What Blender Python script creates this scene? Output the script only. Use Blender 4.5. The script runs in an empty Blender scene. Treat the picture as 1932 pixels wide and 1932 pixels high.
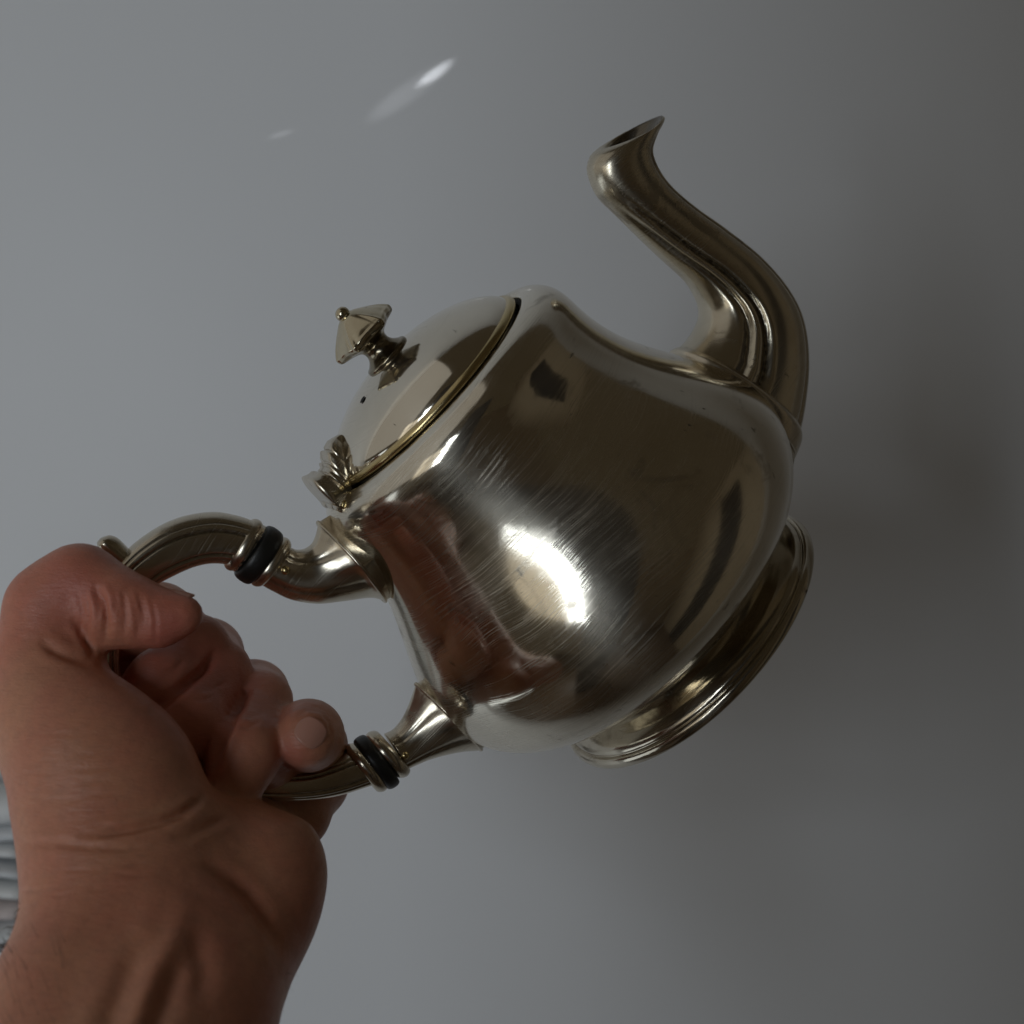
import bpy, bmesh, math, random
import numpy as np
from mathutils import Vector, Matrix

sc = bpy.context.scene
COL = sc.collection
CAM_Z = 1.4
F_PX = 2600.0            # focal length for a 1932-unit wide frame

# ------------------------------------------------------------------ camera
cam = bpy.data.cameras.new('camera')
cam.sensor_width = 36.0
cam.sensor_fit = 'HORIZONTAL'
cam.lens = 36.0 * F_PX / 1932.0
cam.clip_start = 0.01
cam.clip_end = 60.0
cam.dof.use_dof = True
cam.dof.focus_distance = 0.345
cam.dof.aperture_fstop = 15.0
cam_o = bpy.data.objects.new('camera', cam)
cam_o.location = (0, 0, CAM_Z)
cam_o.rotation_euler = (math.radians(90), 0, 0)
COL.objects.link(cam_o)
sc.camera = cam_o

# ------------------------------------------------------------------ light
world = bpy.data.worlds.new('World')
sc.world = world
world.use_nodes = True
bg = world.node_tree.nodes['Background']
bg.inputs['Color'].default_value = (1.0, 0.79, 0.50, 1)
bg.inputs['Strength'].default_value = 0.036


def area(name, loc, target, sx, sy, power, color):
    l = bpy.data.lights.new(name, 'AREA')
    l.shape = 'RECTANGLE'
    l.size, l.size_y = sx, sy
    l.energy = power
    l.color = color
    o = bpy.data.objects.new(name, l)
    o.location = loc
    o.rotation_euler = (Vector(target) - Vector(loc)).to_track_quat('-Z', 'Y').to_euler()
    COL.objects.link(o)
    return o


area('window_light', (-1.10, -1.25, 1.28), (0.02, 0.42, 1.36), 1.25, 0.72, 1.9, (1.0, 0.92, 0.76))
area('bright_window_light', (-1.08, -1.88, 1.38), (0.0, 0.62, 1.38), 0.58, 1.25, 21.5, (0.82, 0.91, 1.0))
area('curtain_light', (-1.30, 0.00, 2.00), (0.0, 0.40, 1.40), 1.7, 2.0, 2.7, (1.0, 0.98, 0.93))
area('side_window_light', (-0.95, 0.22, 0.78), (0.10, 0.50, 1.30), 0.6, 0.7, 1.4, (0.84, 0.93, 1.0))


def glint(loc, target, deg, power, blend):
    l = bpy.data.lights.new('glint_light', 'SPOT')
    l.spot_size = math.radians(deg)
    l.spot_blend = blend
    l.energy = power
    l.shadow_soft_size = 0.0008
    l.color = (0.93, 0.96, 1.0)
    o = bpy.data.objects.new('glint_light', l)
    o.location = loc
    o.rotation_euler = (Vector(target) - Vector(loc)).to_track_quat('-Z', 'Y').to_euler()
    COL.objects.link(o)


# added spot lamps standing in for small slanting flecks of reflected light on the wall
glint((-0.185, 0.575, 1.490), (-0.0350, 0.62, 1.5970), 1.5, 3.5, 0.6)
glint((-0.215, 0.575, 1.470), (-0.0480, 0.62, 1.5880), 3.2, 0.7, 1.0)
glint((-0.215, 0.590, 1.540), (-0.1040, 0.62, 1.5700), 1.6, 0.25, 1.0)

vs = sc.view_settings
vs.view_transform = 'Standard'
vs.look = 'None'
vs.exposure = -0.20
vs.gamma = 1.0
vs.use_curve_mapping = False
sc.render.engine = 'CYCLES'

# ------------------------------------------------------------------ helpers


def P3(u, v, d):
    """point seen at (u, v) of the 1932-unit frame, d metres in front of the camera"""
    return np.array([(u - 966) / F_PX * d, d, CAM_Z - (v - 966) / F_PX * d])


def obj(name, me, mat, parent=None, smooth=True):
    o = bpy.data.objects.new(name, me)
    COL.objects.link(o)
    if mat:
        me.materials.append(mat)
    if smooth:
        me.polygons.foreach_set('use_smooth', [True] * len(me.polygons))
    if parent:
        o.parent = parent
    return o


def mesh(name, verts, faces):
    me = bpy.data.meshes.new(name)
    me.from_pydata([tuple(map(float, v)) for v in verts], [], [tuple(map(int, f)) for f in faces])
    me.update()
    return me


def recalc(me):
    bm = bmesh.new()
    bm.from_mesh(me)
    bmesh.ops.recalc_face_normals(bm, faces=bm.faces)
    bm.to_mesh(me)
    bm.free()
    me.update()
    return me


def rings_mesh(name, rings, cap0=True, cap1=True):
    """loft closed rings (list of (N,3) arrays) into one skin"""
    n = len(rings[0])
    V = np.concatenate(rings)
    Fc = []
    for i in range(len(rings) - 1):
        for j in range(n):
            k = (j + 1) % n
            Fc.append((i * n + j, i * n + k, (i + 1) * n + k, (i + 1) * n + j))
    V = list(V)
    if cap0:
        V.append(np.mean(rings[0], 0))
        c = len(V) - 1
        Fc += [(c, (j + 1) % n, j) for j in range(n)]
    if cap1:
        V.append(np.mean(rings[-1], 0))
        c = len(V) - 1
        b = (len(rings) - 1) * n
        Fc += [(c, b + j, b + (j + 1) % n) for j in range(n)]
    return recalc(mesh(name, V, Fc))


def cubic(xk, yk, x):
    """natural cubic spline through (xk, yk)"""
    xk = np.asarray(xk, float)
    yk = np.asarray(yk, float)
    n = len(xk)
    A = np.zeros((n, n))
    b = np.zeros(n)
    hh = np.diff(xk)
    A[0, 0] = A[-1, -1] = 1
    for i in range(1, n - 1):
        A[i, i - 1] = hh[i - 1]
        A[i, i] = 2 * (hh[i - 1] + hh[i])
        A[i, i + 1] = hh[i]
        b[i] = 6 * ((yk[i + 1] - yk[i]) / hh[i] - (yk[i] - yk[i - 1]) / hh[i - 1])
    m = np.linalg.solve(A, b)
    i = np.clip(np.searchsorted(xk, x) - 1, 0, n - 2)
    d = hh[i]
    return (m[i] * (xk[i + 1] - x) ** 3 / (6 * d) + m[i + 1] * (x - xk[i]) ** 3 / (6 * d)
            + (yk[i] / d - m[i] * d / 6) * (xk[i + 1] - x) + (yk[i + 1] / d - m[i + 1] * d / 6) * (x - xk[i]))


def catmull(P, m):
    """centripetal-ish Catmull-Rom resample of the rows of P to m rows"""
    P = np.asarray(P, float)
    n = len(P)
    t = np.linspace(0, n - 1, m)
    i = np.clip(t.astype(int), 0, n - 2)
    f = (t - i)[:, None]
    Q = np.vstack([2 * P[0] - P[1], P, 2 * P[-1] - P[-2]])
    p0, p1, p2, p3 = Q[i], Q[i + 1], Q[i + 2], Q[i + 3]
    return 0.5 * (2 * p1 + (p2 - p0) * f + (2 * p0 - 5 * p1 + 4 * p2 - p3) * f ** 2 + (3 * p1 - p0 - 3 * p2 + p3) * f ** 3)


def lathe(name, prof, n=128, mod=None):
    """prof rows (r, z) turned round the local Z axis; mod(r, z, theta, row) may reshape"""
    th = np.linspace(0, 2 * math.pi, n, endpoint=False)
    rings = []
    for i, (r, z) in enumerate(prof):
        rr = np.full(n, max(r, 1e-6))
        zz = np.full(n, z)
        if mod:
            rr, zz = mod(rr, zz, th, i)
        rings.append(np.c_[rr * np.cos(th), rr * np.sin(th), zz])
    return rings_mesh(name, rings, False, False)


def tag(o, label=None, cat=None, kind=None, group=None):
    if label:
        o['label'] = label
    if cat:
        o['category'] = cat
    if kind:
        o['kind'] = kind
    if group:
        o['group'] = group
    return o


# ------------------------------------------------------------------ materials
class NT:
    def __init__(self, name):
        self.m = bpy.data.materials.new(name)
        self.m.use_nodes = True
        self.t = self.m.node_tree
        self.b = self.t.nodes['Principled BSDF']

    def n(self, kind, **kw):
        nd = self.t.nodes.new(kind)
        for k, v in kw.items():
            setattr(nd, k, v)
        return nd

    def l(self, a, b):
        self.t.links.new(a, b)

    def val(self, sock, v):
        if hasattr(v, 'links') or hasattr(v, 'is_linked'):
            self.l(v, sock)
        else:
            sock.default_value = v

    def math(self, op, a, b=0.0, c=0.0, clamp=False):
        nd = self.n('ShaderNodeMath', operation=op, use_clamp=clamp)
        for i, v in enumerate((a, b, c)):
            self.val(nd.inputs[i], v)
        return nd.outputs[0]

    def ramp(self, fac, stops):
        nd = self.n('ShaderNodeValToRGB')
        cr = nd.color_ramp
        while len(cr.elements) < len(stops):
            cr.elements.new(0.5)
        for e, (p, c) in zip(cr.elements, stops):
            e.position = p
            e.color = (c, c, c, 1) if isinstance(c, (int, float)) else (*c, 1)
        self.l(fac, nd.inputs[0])
        return nd.outputs[0]

    def noise(self, vec, scale, detail=3.0, rough=0.5, dist=0.0, ntype=None):
        nd = self.n('ShaderNodeTexNoise')
        if vec is not None:
            self.l(vec, nd.inputs['Vector'])
        nd.inputs['Scale'].default_value = scale
        nd.inputs['Detail'].default_value = detail
        nd.inputs['Roughness'].default_value = rough
        nd.inputs['Distortion'].default_value = dist
        return nd.outputs[0]

    def mix(self, f, a, b, mode='MIX'):
        nd = self.n('ShaderNodeMix', data_type='RGBA', blend_type=mode)
        self.val(nd.inputs[0], f)
        for s, v in ((nd.inputs[6], a), (nd.inputs[7], b)):
            if isinstance(v, tuple):
                s.default_value = (*v, 1)
            else:
                self.l(v, s)
        return nd.outputs[2]

    def mapping(self, vec, scale=(1, 1, 1), rot=(0, 0, 0)):
        nd = self.n('ShaderNodeMapping')
        self.l(vec, nd.inputs[0])
        nd.inputs['Scale'].default_value = scale
        nd.inputs['Rotation'].default_value = rot
        return nd.outputs[0]

    def bump(self, h, strength, dist, normal=None):
        nd = self.n('ShaderNodeBump')
        nd.inputs['Strength'].default_value = strength
        nd.inputs['Distance'].default_value = dist
        self.l(h, nd.inputs['Height'])
        if normal is not None:
            self.l(normal, nd.inputs['Normal'])
        return nd.outputs[0]


def silver(name, base=(0.79, 0.735, 0.625), rough=0.05, worn=0.3, scratch=1.0, tarnish=0.35, patina=False, sided=True):
    k = NT(name)
    co = k.n('ShaderNodeTexCoord').outputs['Object']
    sx = k.n('ShaderNodeSeparateXYZ')
    k.l(co, sx.inputs[0])
    th = k.math('ARCTAN2', sx.outputs[1], sx.outputs[0])
    cy = k.n('ShaderNodeCombineXYZ')
    k.l(k.math('MULTIPLY', th, 0.05), cy.inputs[0])
    warp = k.math('MULTIPLY', k.math('SUBTRACT', k.noise(co, 22.0, 1.5), 0.5), 0.012)
    k.l(k.math('ADD', sx.outputs[2], warp), cy.inputs[1])
    cyl = cy.outputs[0]
    # long fine polishing scratches running round the pot, and finer ones at other angles
    s1 = k.noise(k.mapping(cyl, (28, 4200, 1), (0, 0, 0.04)), 1.0, 2.0, 0.6)
    s2 = k.noise(k.mapping(cyl, (34, 4600, 1), (0, 0, 0.42)), 1.0, 2.0, 0.6)
    s3 = k.noise(k.mapping(cyl, (38, 4000, 1), (0, 0, -0.33)), 1.0, 2.0, 0.6)
    l1 = k.ramp(s1, [(0.575, 0.0), (0.72, 1.0)])
    l2 = k.ramp(s2, [(0.60, 0.0), (0.72, 1.0)])
    l3 = k.ramp(s3, [(0.61, 0.0), (0.73, 1.0)])
    area_m = k.ramp(k.noise(co, 28.0, 4.0, 0.65), [(0.36, 0.12), (0.62, 1.0)])
    lines = k.math('ADD', l1, k.math('ADD', l2, l3))
    lines = k.math('MULTIPLY', lines, area_m)
    # blotchy tarnish
    bl = k.noise(co, 45.0, 5.0, 0.6, 0.4)
    tn = k.ramp(bl, [(0.42, 0.0), (0.72, 1.0)])
    spots = k.ramp(k.noise(co, 210.0, 3.0, 0.55, 1.2), [(0.69, 0.0), (0.75, 1.0)])
    smudge = k.ramp(k.noise(co, 62.0, 5.0, 0.65, 0.8), [(0.60, 0.0), (0.68, 1.0)])
    c = k.mix(k.math('MULTIPLY', tn, tarnish), base, (base[0] * 0.66, base[1] * 0.60, base[2] * 0.50))
    c = k.mix(k.math('MULTIPLY', smudge, 0.42), c, (0.20, 0.165, 0.125))
    c = k.mix(k.math('MULTIPLY', spots, 0.75), c, (0.10, 0.085, 0.06))
    if patina:
        at = k.n('ShaderNodeAttribute', attribute_name='groove').outputs['Fac']
        pit = k.ramp(k.noise(co, 900.0, 2.0), [(0.4, 0.55), (0.62, 1.0)])
        c = k.mix(k.math('MULTIPLY', at, pit), c, (0.045, 0.038, 0.03))
    k.l(c, k.b.inputs['Base Color'])
    k.b.inputs['Metallic'].default_value = 1.0
    r = k.math('ADD', rough, k.math('MULTIPLY', area_m, 0.07 * worn))
    r = k.math('ADD', r, k.math('MULTIPLY', lines, 0.10 * worn))
    r = k.math('ADD', r, k.math('MULTIPLY', spots, 0.25))
    r = k.math('ADD', r, k.math('MULTIPLY', smudge, 0.14))
    k.l(r, k.b.inputs['Roughness'])
    k.b.inputs['Anisotropic'].default_value = 0.55 * worn
    tg = k.n('ShaderNodeTangent', direction_type='RADIAL', axis='Z')
    k.l(tg.outputs[0], k.b.inputs['Tangent'])
    wav = k.noise(co, 16.0, 1.0, 0.4)
    nb = k.bump(wav, 0.05, 0.004)
    nb = k.bump(lines, 0.045 * scratch, 0.0003, nb)
    k.l(nb, k.b.inputs['Normal'])
    # rubbed places: a second, streaky lobe laid over the polish
    gl = k.n('ShaderNodeBsdfAnisotropic')
    k.l(c, gl.inputs['Color'])
    gl.inputs['Roughness'].default_value = 0.32
    gl.inputs['Anisotropy'].default_value = 0.6
    k.l(tg.outputs[0], gl.inputs['Tangent'])
    k.l(k.bump(lines, 0.35 * scratch, 0.0004), gl.inputs['Normal'])
    side = k.n('ShaderNodeMapRange')
    k.l(sx.outputs[0], side.inputs[0])
    side.inputs[1].default_value = 0.045
    side.inputs[2].default_value = -0.015
    wear = k.math('MULTIPLY', k.math('ADD', k.math('MULTIPLY', area_m, 0.34), k.math('MULTIPLY', lines, 0.45)), side.outputs[0] if sided else 1.0)
    wear = k.math('MULTIPLY', k.math('ADD', wear, 0.04), worn, clamp=True)
    mx = k.n('ShaderNodeMixShader')
    k.l(wear, mx.inputs[0])
    k.l(k.b.outputs[0], mx.inputs[1])
    k.l(gl.outputs[0], mx.inputs[2])
    k.l(mx.outputs[0], k.t.nodes['Material Output'].inputs[0])
    return k.m


M_BODY = silver('silver_body', worn=0.9)
M_FOOT = silver('silver_foot', base=(0.54, 0.49, 0.40), rough=0.10, worn=0.5, tarnish=0.7)
M_LID = silver('silver_lid', rough=0.06, worn=0.35, scratch=0.6, tarnish=0.2)
M_TRIM = silver('silver_trim', base=(0.64, 0.58, 0.475), rough=0.20, worn=0.5, scratch=0.8, tarnish=0.5, patina=True, sided=False)
M_SPOUT = silver('silver_spout', base=(0.62, 0.56, 0.445), rough=0.18, worn=0.6, scratch=1.0, tarnish=0.4, patina=True, sided=False)
M_DARKSILVER = silver('dark_silver', base=(0.20, 0.18, 0.15), rough=0.22, worn=0.6, tarnish=0.7)
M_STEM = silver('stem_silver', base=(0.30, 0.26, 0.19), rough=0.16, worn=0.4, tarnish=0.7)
M_FINIAL = silver('finial_silver', base=(0.66, 0.59, 0.44), rough=0.12, worn=0.3, scratch=0.5, tarnish=0.6)
M_BRASS = silver('worn_gold_edge', base=(0.62, 0.50, 0.26), rough=0.18, worn=0.4, tarnish=0.5)

k = NT('black_insulator')
co = k.n('ShaderNodeTexCoord').outputs['Object']
k.b.inputs['Base Color'].default_value = (0.012, 0.012, 0.011, 1)
k.b.inputs['Roughness'].default_value = 0.42
k.l(k.bump(k.noise(co, 700.0, 3.0), 0.25, 0.0004), k.b.inputs['Normal'])
M_BLACK = k.m

k = NT('dark_hole')
k.b.inputs['Base Color'].default_value = (0.01, 0.009, 0.008, 1)
k.b.inputs['Roughness'].default_value = 0.8
M_HOLE = k.m

k = NT('white_lacquer')
co = k.n('ShaderNodeTexCoord').outputs['Object']
c = k.mix(k.noise(co, 3.0, 4.0), (0.725, 0.735, 0.755), (0.775, 0.78, 0.79))
k.l(c, k.b.inputs['Base Color'])
k.l(k.math('ADD', 0.26, k.math('MULTIPLY', k.noise(co, 6.0, 4.0), 0.26)), k.b.inputs['Roughness'])
k.b.inputs['Specular IOR Level'].default_value = 0.24
nb = k.bump(k.noise(co, 2.2, 2.0), 0.10, 0.02)
nb = k.bump(k.noise(co, 420.0, 2.0), 0.03, 0.0006, nb)
k.l(nb, k.b.inputs['Normal'])
M_WALL = k.m

k = NT('skin')
co = k.n('ShaderNodeTexCoord').outputs['Object']
big = k.noise(co, 38.0, 4.0, 0.55)
c = k.mix(k.ramp(big, [(0.35, 0.0), (0.68, 1.0)]), (0.60, 0.27, 0.16), (0.55, 0.185, 0.12))
c = k.mix(k.ramp(k.noise(co, 17.0, 3.0), [(0.45, 0.0), (0.7, 0.5)]), c, (0.56, 0.33, 0.18))
fine = k.noise(co, 420.0, 3.0, 0.6)
c = k.mix(k.ramp(fine, [(0.4, 0.0), (0.7, 0.28)]), c, (0.33, 0.15, 0.10))
pink = k.n('ShaderNodeAttribute', attribute_name='pink').outputs['Fac']
c = k.mix(k.math('MULTIPLY', pink, 0.55), c, (0.52, 0.14, 0.11))
k.l(c, k.b.inputs['Base Color'])
k.b.inputs['Subsurface Weight'].default_value = 0.22
k.b.inputs['Subsurface Radius'].default_value = (1.0, 0.35, 0.2)
k.b.inputs['Subsurface Scale'].default_value = 0.004
k.l(k.math('ADD', 0.33, k.math('MULTIPLY', fine, 0.2)), k.b.inputs['Roughness'])
k.b.inputs['Specular IOR Level'].default_value = 0.42
v1 = k.n('ShaderNodeTexVoronoi', feature='DISTANCE_TO_EDGE')
k.l(k.mapping(co, (1.0, 1.0, 2.1), (0.2, 0.35, 0.1)), v1.inputs['Vector'])
v1.inputs['Scale'].default_value = 1000.0
cells = k.ramp(v1.outputs['Distance'], [(0.0, 0.0), (0.16, 1.0)])
lin = k.noise(k.mapping(co, (320, 500, 1300), (0.25, 0.3, 0.1)), 1.0, 3.0, 0.6, 0.6)
nb = k.bump(cells, 0.20, 0.00016)
nb = k.bump(lin, 0.55, 0.0004, nb)
nb = k.bump(big, 0.25, 0.0015, nb)
k.l(nb, k.b.inputs['Normal'])
M_SKIN = k.m

k = NT('fingernail')
co = k.n('ShaderNodeTexCoord').outputs['Object']
c = k.mix(k.noise(co, 120.0, 2.0), (0.56, 0.27, 0.20), (0.60, 0.31, 0.24))
k.l(c, k.b.inputs['Base Color'])
k.b.inputs['Roughness'].default_value = 0.36
k.b.inputs['Specular IOR Level'].default_value = 0.35
k.b.inputs['Subsurface Weight'].default_value = 0.2
k.b.inputs['Subsurface Radius'].default_value = (1.0, 0.4, 0.3)
k.b.inputs['Subsurface Scale'].default_value = 0.002
M_NAIL = k.m

k = NT('arm_hair')
k.b.inputs['Base Color'].default_value = (0.055, 0.032, 0.02, 1)
k.b.inputs['Roughness'].default_value = 0.5
M_HAIR = k.m


def cloth(name, col):
    k = NT(name)
    co = k.n('ShaderNodeTexCoord').outputs['Object']
    c = k.mix(k.noise(co, 60.0, 3.0), col, tuple(x * 0.9 for x in col))
    k.l(c, k.b.inputs['Base Color'])
    k.b.inputs['Roughness'].default_value = 0.9
    k.l(k.bump(k.noise(co, 500.0, 3.0), 0.4, 0.001), k.b.inputs['Normal'])
    return k.m


# ------------------------------------------------------------------ the setting: a glossy white wall
WALL_Y = 0.62
g = 2.2
me = mesh('wall', [(-g, WALL_Y, CAM_Z - g), (g, WALL_Y, CAM_Z - g), (g, WALL_Y, CAM_Z + g), (-g, WALL_Y, CAM_Z + g),
                   (-g, WALL_Y + .05, CAM_Z - g), (g, WALL_Y + .05, CAM_Z - g), (g, WALL_Y + .05, CAM_Z + g), (-g, WALL_Y + .05, CAM_Z + g)],
          [(0, 1, 2, 3), (7, 6, 5, 4), (0, 4, 5, 1), (1, 5, 6, 2), (2, 6, 7, 3), (3, 7, 4, 0)])
tag(obj('wall', me, M_WALL, smooth=False), kind='structure')

# the window's frame in front of its light, seen only as a reflection in the silver
wl = bpy.data.objects['window_light']
bpy.context.view_layer.update()
wm = wl.matrix_world
bm = bmesh.new()
for cx_, cy_, sx_, sy_ in ((-0.65, 0, .05, .80), (0.65, 0, .05, .80), (0, 0.385, 1.35, .05), (0, -0.385, 1.35, .05), (0.16, 0, .05, .72), (-0.25, 0, .014, .72), (0.0, 0.10, 1.25, .03)):
    bmesh.ops.create_cube(bm, size=1.0, matrix=Matrix.Translation((cx_, cy_, -0.05 - 0.004 * (sx_ > sy_))) @ Matrix.Diagonal((sx_, sy_, 0.03, 1)))
me = bpy.data.meshes.new('window_frame')
bm.to_mesh(me)
bm.free()
k = NT('window_paint')
k.l(k.mix(k.noise(k.n('ShaderNodeTexCoord').outputs['Object'], 12.0), (0.32, 0.27, 0.20), (0.38, 0.32, 0.24)), k.b.inputs['Base Color'])
k.b.inputs['Roughness'].default_value = 0.5
wf = obj('window_frame', me, k.m, smooth=False)
wf.matrix_world = wm
tag(wf, kind='structure')



def slab(name, x0, x1, y0, y1, z0, z1, col, rough=0.7):
    kk = NT(name)
    kk.l(kk.mix(kk.noise(kk.n('ShaderNodeTexCoord').outputs['Object'], 3.0), col, tuple(v * 0.8 for v in col)), kk.b.inputs['Base Color'])
    kk.b.inputs['Roughness'].default_value = rough
    bm_ = bmesh.new()
    bmesh.ops.create_cube(bm_, size=1.0, matrix=Matrix.Translation(((x0 + x1) / 2, (y0 + y1) / 2, (z0 + z1) / 2)) @ Matrix.Diagonal((x1 - x0, y1 - y0, z1 - z0, 1)))
    me_ = bpy.data.meshes.new(name)
    bm_.to_mesh(me_)
    bm_.free()
    return tag(obj(name, me_, kk.m, smooth=False), kind='structure')


slab('floor', -2.6, 2.6, -2.6, WALL_Y, -0.9, -0.8, (0.20, 0.13, 0.075), 0.45)
slab('back_wall', -2.6, 2.6, -2.7, -2.6, -0.8, 2.1, (0.46, 0.36, 0.24))
slab('side_wall', 2.0, 2.1, -2.6, WALL_Y, -0.8, 3.4, (0.50, 0.40, 0.27))
slab('light_blocker', -0.365, 0.02, -0.80, -0.45, -0.8, 1.95, (0.055, 0.043, 0.033), 0.6)  # added unseen block, keeps the bright window's light off the wall's right side
slab('doorway', 1.96, 1.995, -1.15, -0.30, -0.8, 2.9, (0.05, 0.04, 0.032))

# ------------------------------------------------------------------ the teapot
TH, EL = 0.74877, 0.28555
a_c = np.array([-math.cos(EL) * math.cos(TH), -math.cos(EL) * math.sin(TH), -math.sin(EL)])
n_c = np.array([0, 0, -1.0]) - (-a_c[2]) * a_c
n_c /= np.linalg.norm(n_c)
e_c = np.cross(n_c, a_c)
if e_c[0] < 0:
    e_c = -e_c
PHI = math.radians(10)
d_c = e_c * math.cos(PHI) - n_c * math.sin(PHI)


def c2w(v):
    return np.array([v[0], v[2], -v[1]])


AX, SP = c2w(a_c), c2w(d_c)
NY = np.cross(AX, SP)
ORG = c2w(np.array([0.04753, 0.03407, 0.38])) + np.array([0, 0, CAM_Z])
ROOT_M = Matrix([[SP[0], NY[0], AX[0], ORG[0]], [SP[1], NY[1], AX[1], ORG[1]], [SP[2], NY[2], AX[2], ORG[2]], [0, 0, 0, 1]])
NEAR = -1.0 if NY[1] > 0 else 1.0      # sign of local Y on the camera's side
R1, H, R2 = 0.04429, 0.09929, 0.03183


def pl(u, v, y=0.0):
    """a point of the frame carried to the pot's own plane of spout and handle: local (x, z)"""
    r = np.array([(u - 966) / F_PX, 1.0, -(v - 966) / F_PX])
    o = np.array([0, 0, CAM_Z]) - ORG
    t = (y - o @ NY) / (r @ NY)
    q = o + r * t
    return np.array([q @ SP, q @ AX])


pot = bpy.data.objects.new('teapot', None)
COL.objects.link(pot)
pot.empty_display_size = 0.02
pot.matrix_world = ROOT_M
tag(pot, 'scratched silver teapot with curved spout held tilted by its ribbed handle', 'teapot')

hk = [0.05, .14, .28, .42, .56, .7, .84, .95]
rk = [0.595, 1.041, 1.336, 1.34555, 1.20477, 1.04429, 0.96709, 0.96389]
u = np.linspace(0.07, 0.885, 90)
bp = [(cubic(hk, rk, np.array([x]))[0] * R1, x * H) for x in u]
top = catmull([(float(cubic(hk, rk, np.array([.885]))[0]), .885), (0.957, .918), (0.940, .946), (0.908, .969), (0.866, .985), (0.82, .994), (0.785, .997), (0.768, .994), (0.758, .985), (0.752, .95)], 60)[1:]
bp += [(r * R1, z * H) for r, z in top]
body = obj('body', lathe('body', bp, 192), M_BODY, pot)

fp = np.array([(0.70, .0125), (0.73, .0085), (0.775, .0062), (0.83, .0052), (0.885, .0045), (0.925, .0036), (0.948, .0026), (0.955, .0018),
               (0.962, .0018), (0.976, .0018), (0.992, .0012), (1.0, .0002), (0.997, -.0008), (0.98, -.0013), (0.93, -.0013), (0.88, .001), (0.7, .003), (0.3, .005), (0.0, .0052)])
fpp = catmull(fp[:15], 110)
fpp = np.vstack([fpp, fp[15:]])
foot = obj('foot_ring', lathe('foot_ring', [(r * R1, z) for r, z in fpp], 192), M_FOOT, pot)

sp_ = [(R1 * 0.73, H * .984), (R1 * 0.745, H * .9855), (R1 * 0.757, H * .984)]
obj('lid_seam', lathe('lid_seam', sp_, 160), M_HOLE, body)

# lid: low dome with a gold worn edge, a finial and a steam hole
dome_h = 0.0125


def dome_z(r):
    q = np.clip(r / R2, 0, 1)
    return H + 0.0008 + dome_h * (1 - q ** 2) ** 0.62


q = np.sin(np.linspace(0.001, math.pi / 2, 70))
lp = [(R2 * x * 0.985, float(dome_z(np.array(R2 * x)))) for x in q]
lp += [(R2 * 0.985, H - 0.004)]
lid = obj('lid', lathe('lid', lp, 160), M_LID, pot)
ep = [(R2 * 0.97, H + 0.0019), (R2 * 1.0, H + 0.0017), (R2 * 1.022, H + 0.0009), (R2 * 1.022, H - 0.0001), (R2 * 1.0, H - 0.0006), (R2 * 0.97, H - 0.0006)]
obj('lid_edge', lathe('lid_edge', catmull(ep, 24), 160), M_BRASS, lid)

KZ = H + dome_h + 0.0008
kp = catmull([(0.0060, -.0030), (0.0064, -.0008), (0.0066, .0004), (0.0064, .0014), (0.0054, .0022), (0.0042, .0038), (0.0037, .0058), (0.0042, .0078),
              (0.0062, .0092), (0.0084, .0102), (0.0092, .0112), (0.0093, .0126), (0.0086, .0138), (0.0072, .0160), (0.0050, .0186), (0.0030, .0206), (0.0019, .0214),
              (0.0016, .0222), (0.0010, .0228), (0.0, .0230)], 130)


def knob_mod(rr, zz, th, i):
    z = zz[0]
    c = np.abs(np.cos(3 * th + 0.35))
    w = np.clip((z - 0.0085) / 0.002, 0, 1) * np.clip((0.0200 - z) / 0.006, 0, 1)
    rib = np.exp(-((1 - c) / 0.02) ** 1.0)
    rr = rr * (1 - 0.07 * w * (1 - c ** 1.5)) + 0.0006 * w * rib
    w2 = np.exp(-((z - 0.0114) / 0.0016) ** 2)
    zz = zz * 0.70 + KZ - 0.0005 - 0.0005 * w2 * (c ** 2) + 0.0004 * w2
    rr = rr + 0.0002 * w2 * c ** 4 - 0.0004 * w2
    return rr, zz


cut = int(np.argmax(kp[:, 0]))
stem_n = [i for i in range(len(kp)) if i <= cut - 4]
kn = obj('finial', lathe('finial', kp[cut - 4:], 144, knob_mod), M_FINIAL, lid)
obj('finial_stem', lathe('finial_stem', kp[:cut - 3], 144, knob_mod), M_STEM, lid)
ball = obj('finial_tip', lathe('finial_tip', [(0.0019 * math.sin(t) + 1e-6, KZ + 0.0152 - 0.0018 * math.cos(t)) for t in np.linspace(0, math.pi, 20)], 32), M_FINIAL, lid)

# steam hole, a near-side disc on the dome, pit shade put into its colour
hx, hz = pl(697, 738)
hole_dir = np.array([-0.0135, NEAR * 0.0065])
hr = np.linalg.norm(hole_dir)
hz = float(dome_z(np.array(hr)))
slope = (float(dome_z(np.array(hr + 1e-4))) - hz) / 1e-4
nrm = Vector((-slope * hole_dir[0] / hr, -slope * hole_dir[1] / hr, 1)).normalized()
bm = bmesh.new()
bmesh.ops.create_circle(bm, cap_ends=True, radius=0.0010, segments=20)
bmesh.ops.transform(bm, matrix=Matrix.Translation(Vector((hole_dir[0], hole_dir[1], hz)) + nrm * 0.00015) @ nrm.to_track_quat('Z', 'Y').to_matrix().to_4x4(), verts=bm.verts)
me = bpy.data.meshes.new('steam_hole')
bm.to_mesh(me)
bm.free()
obj('steam_hole', me, M_HOLE, lid, smooth=False)


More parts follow.
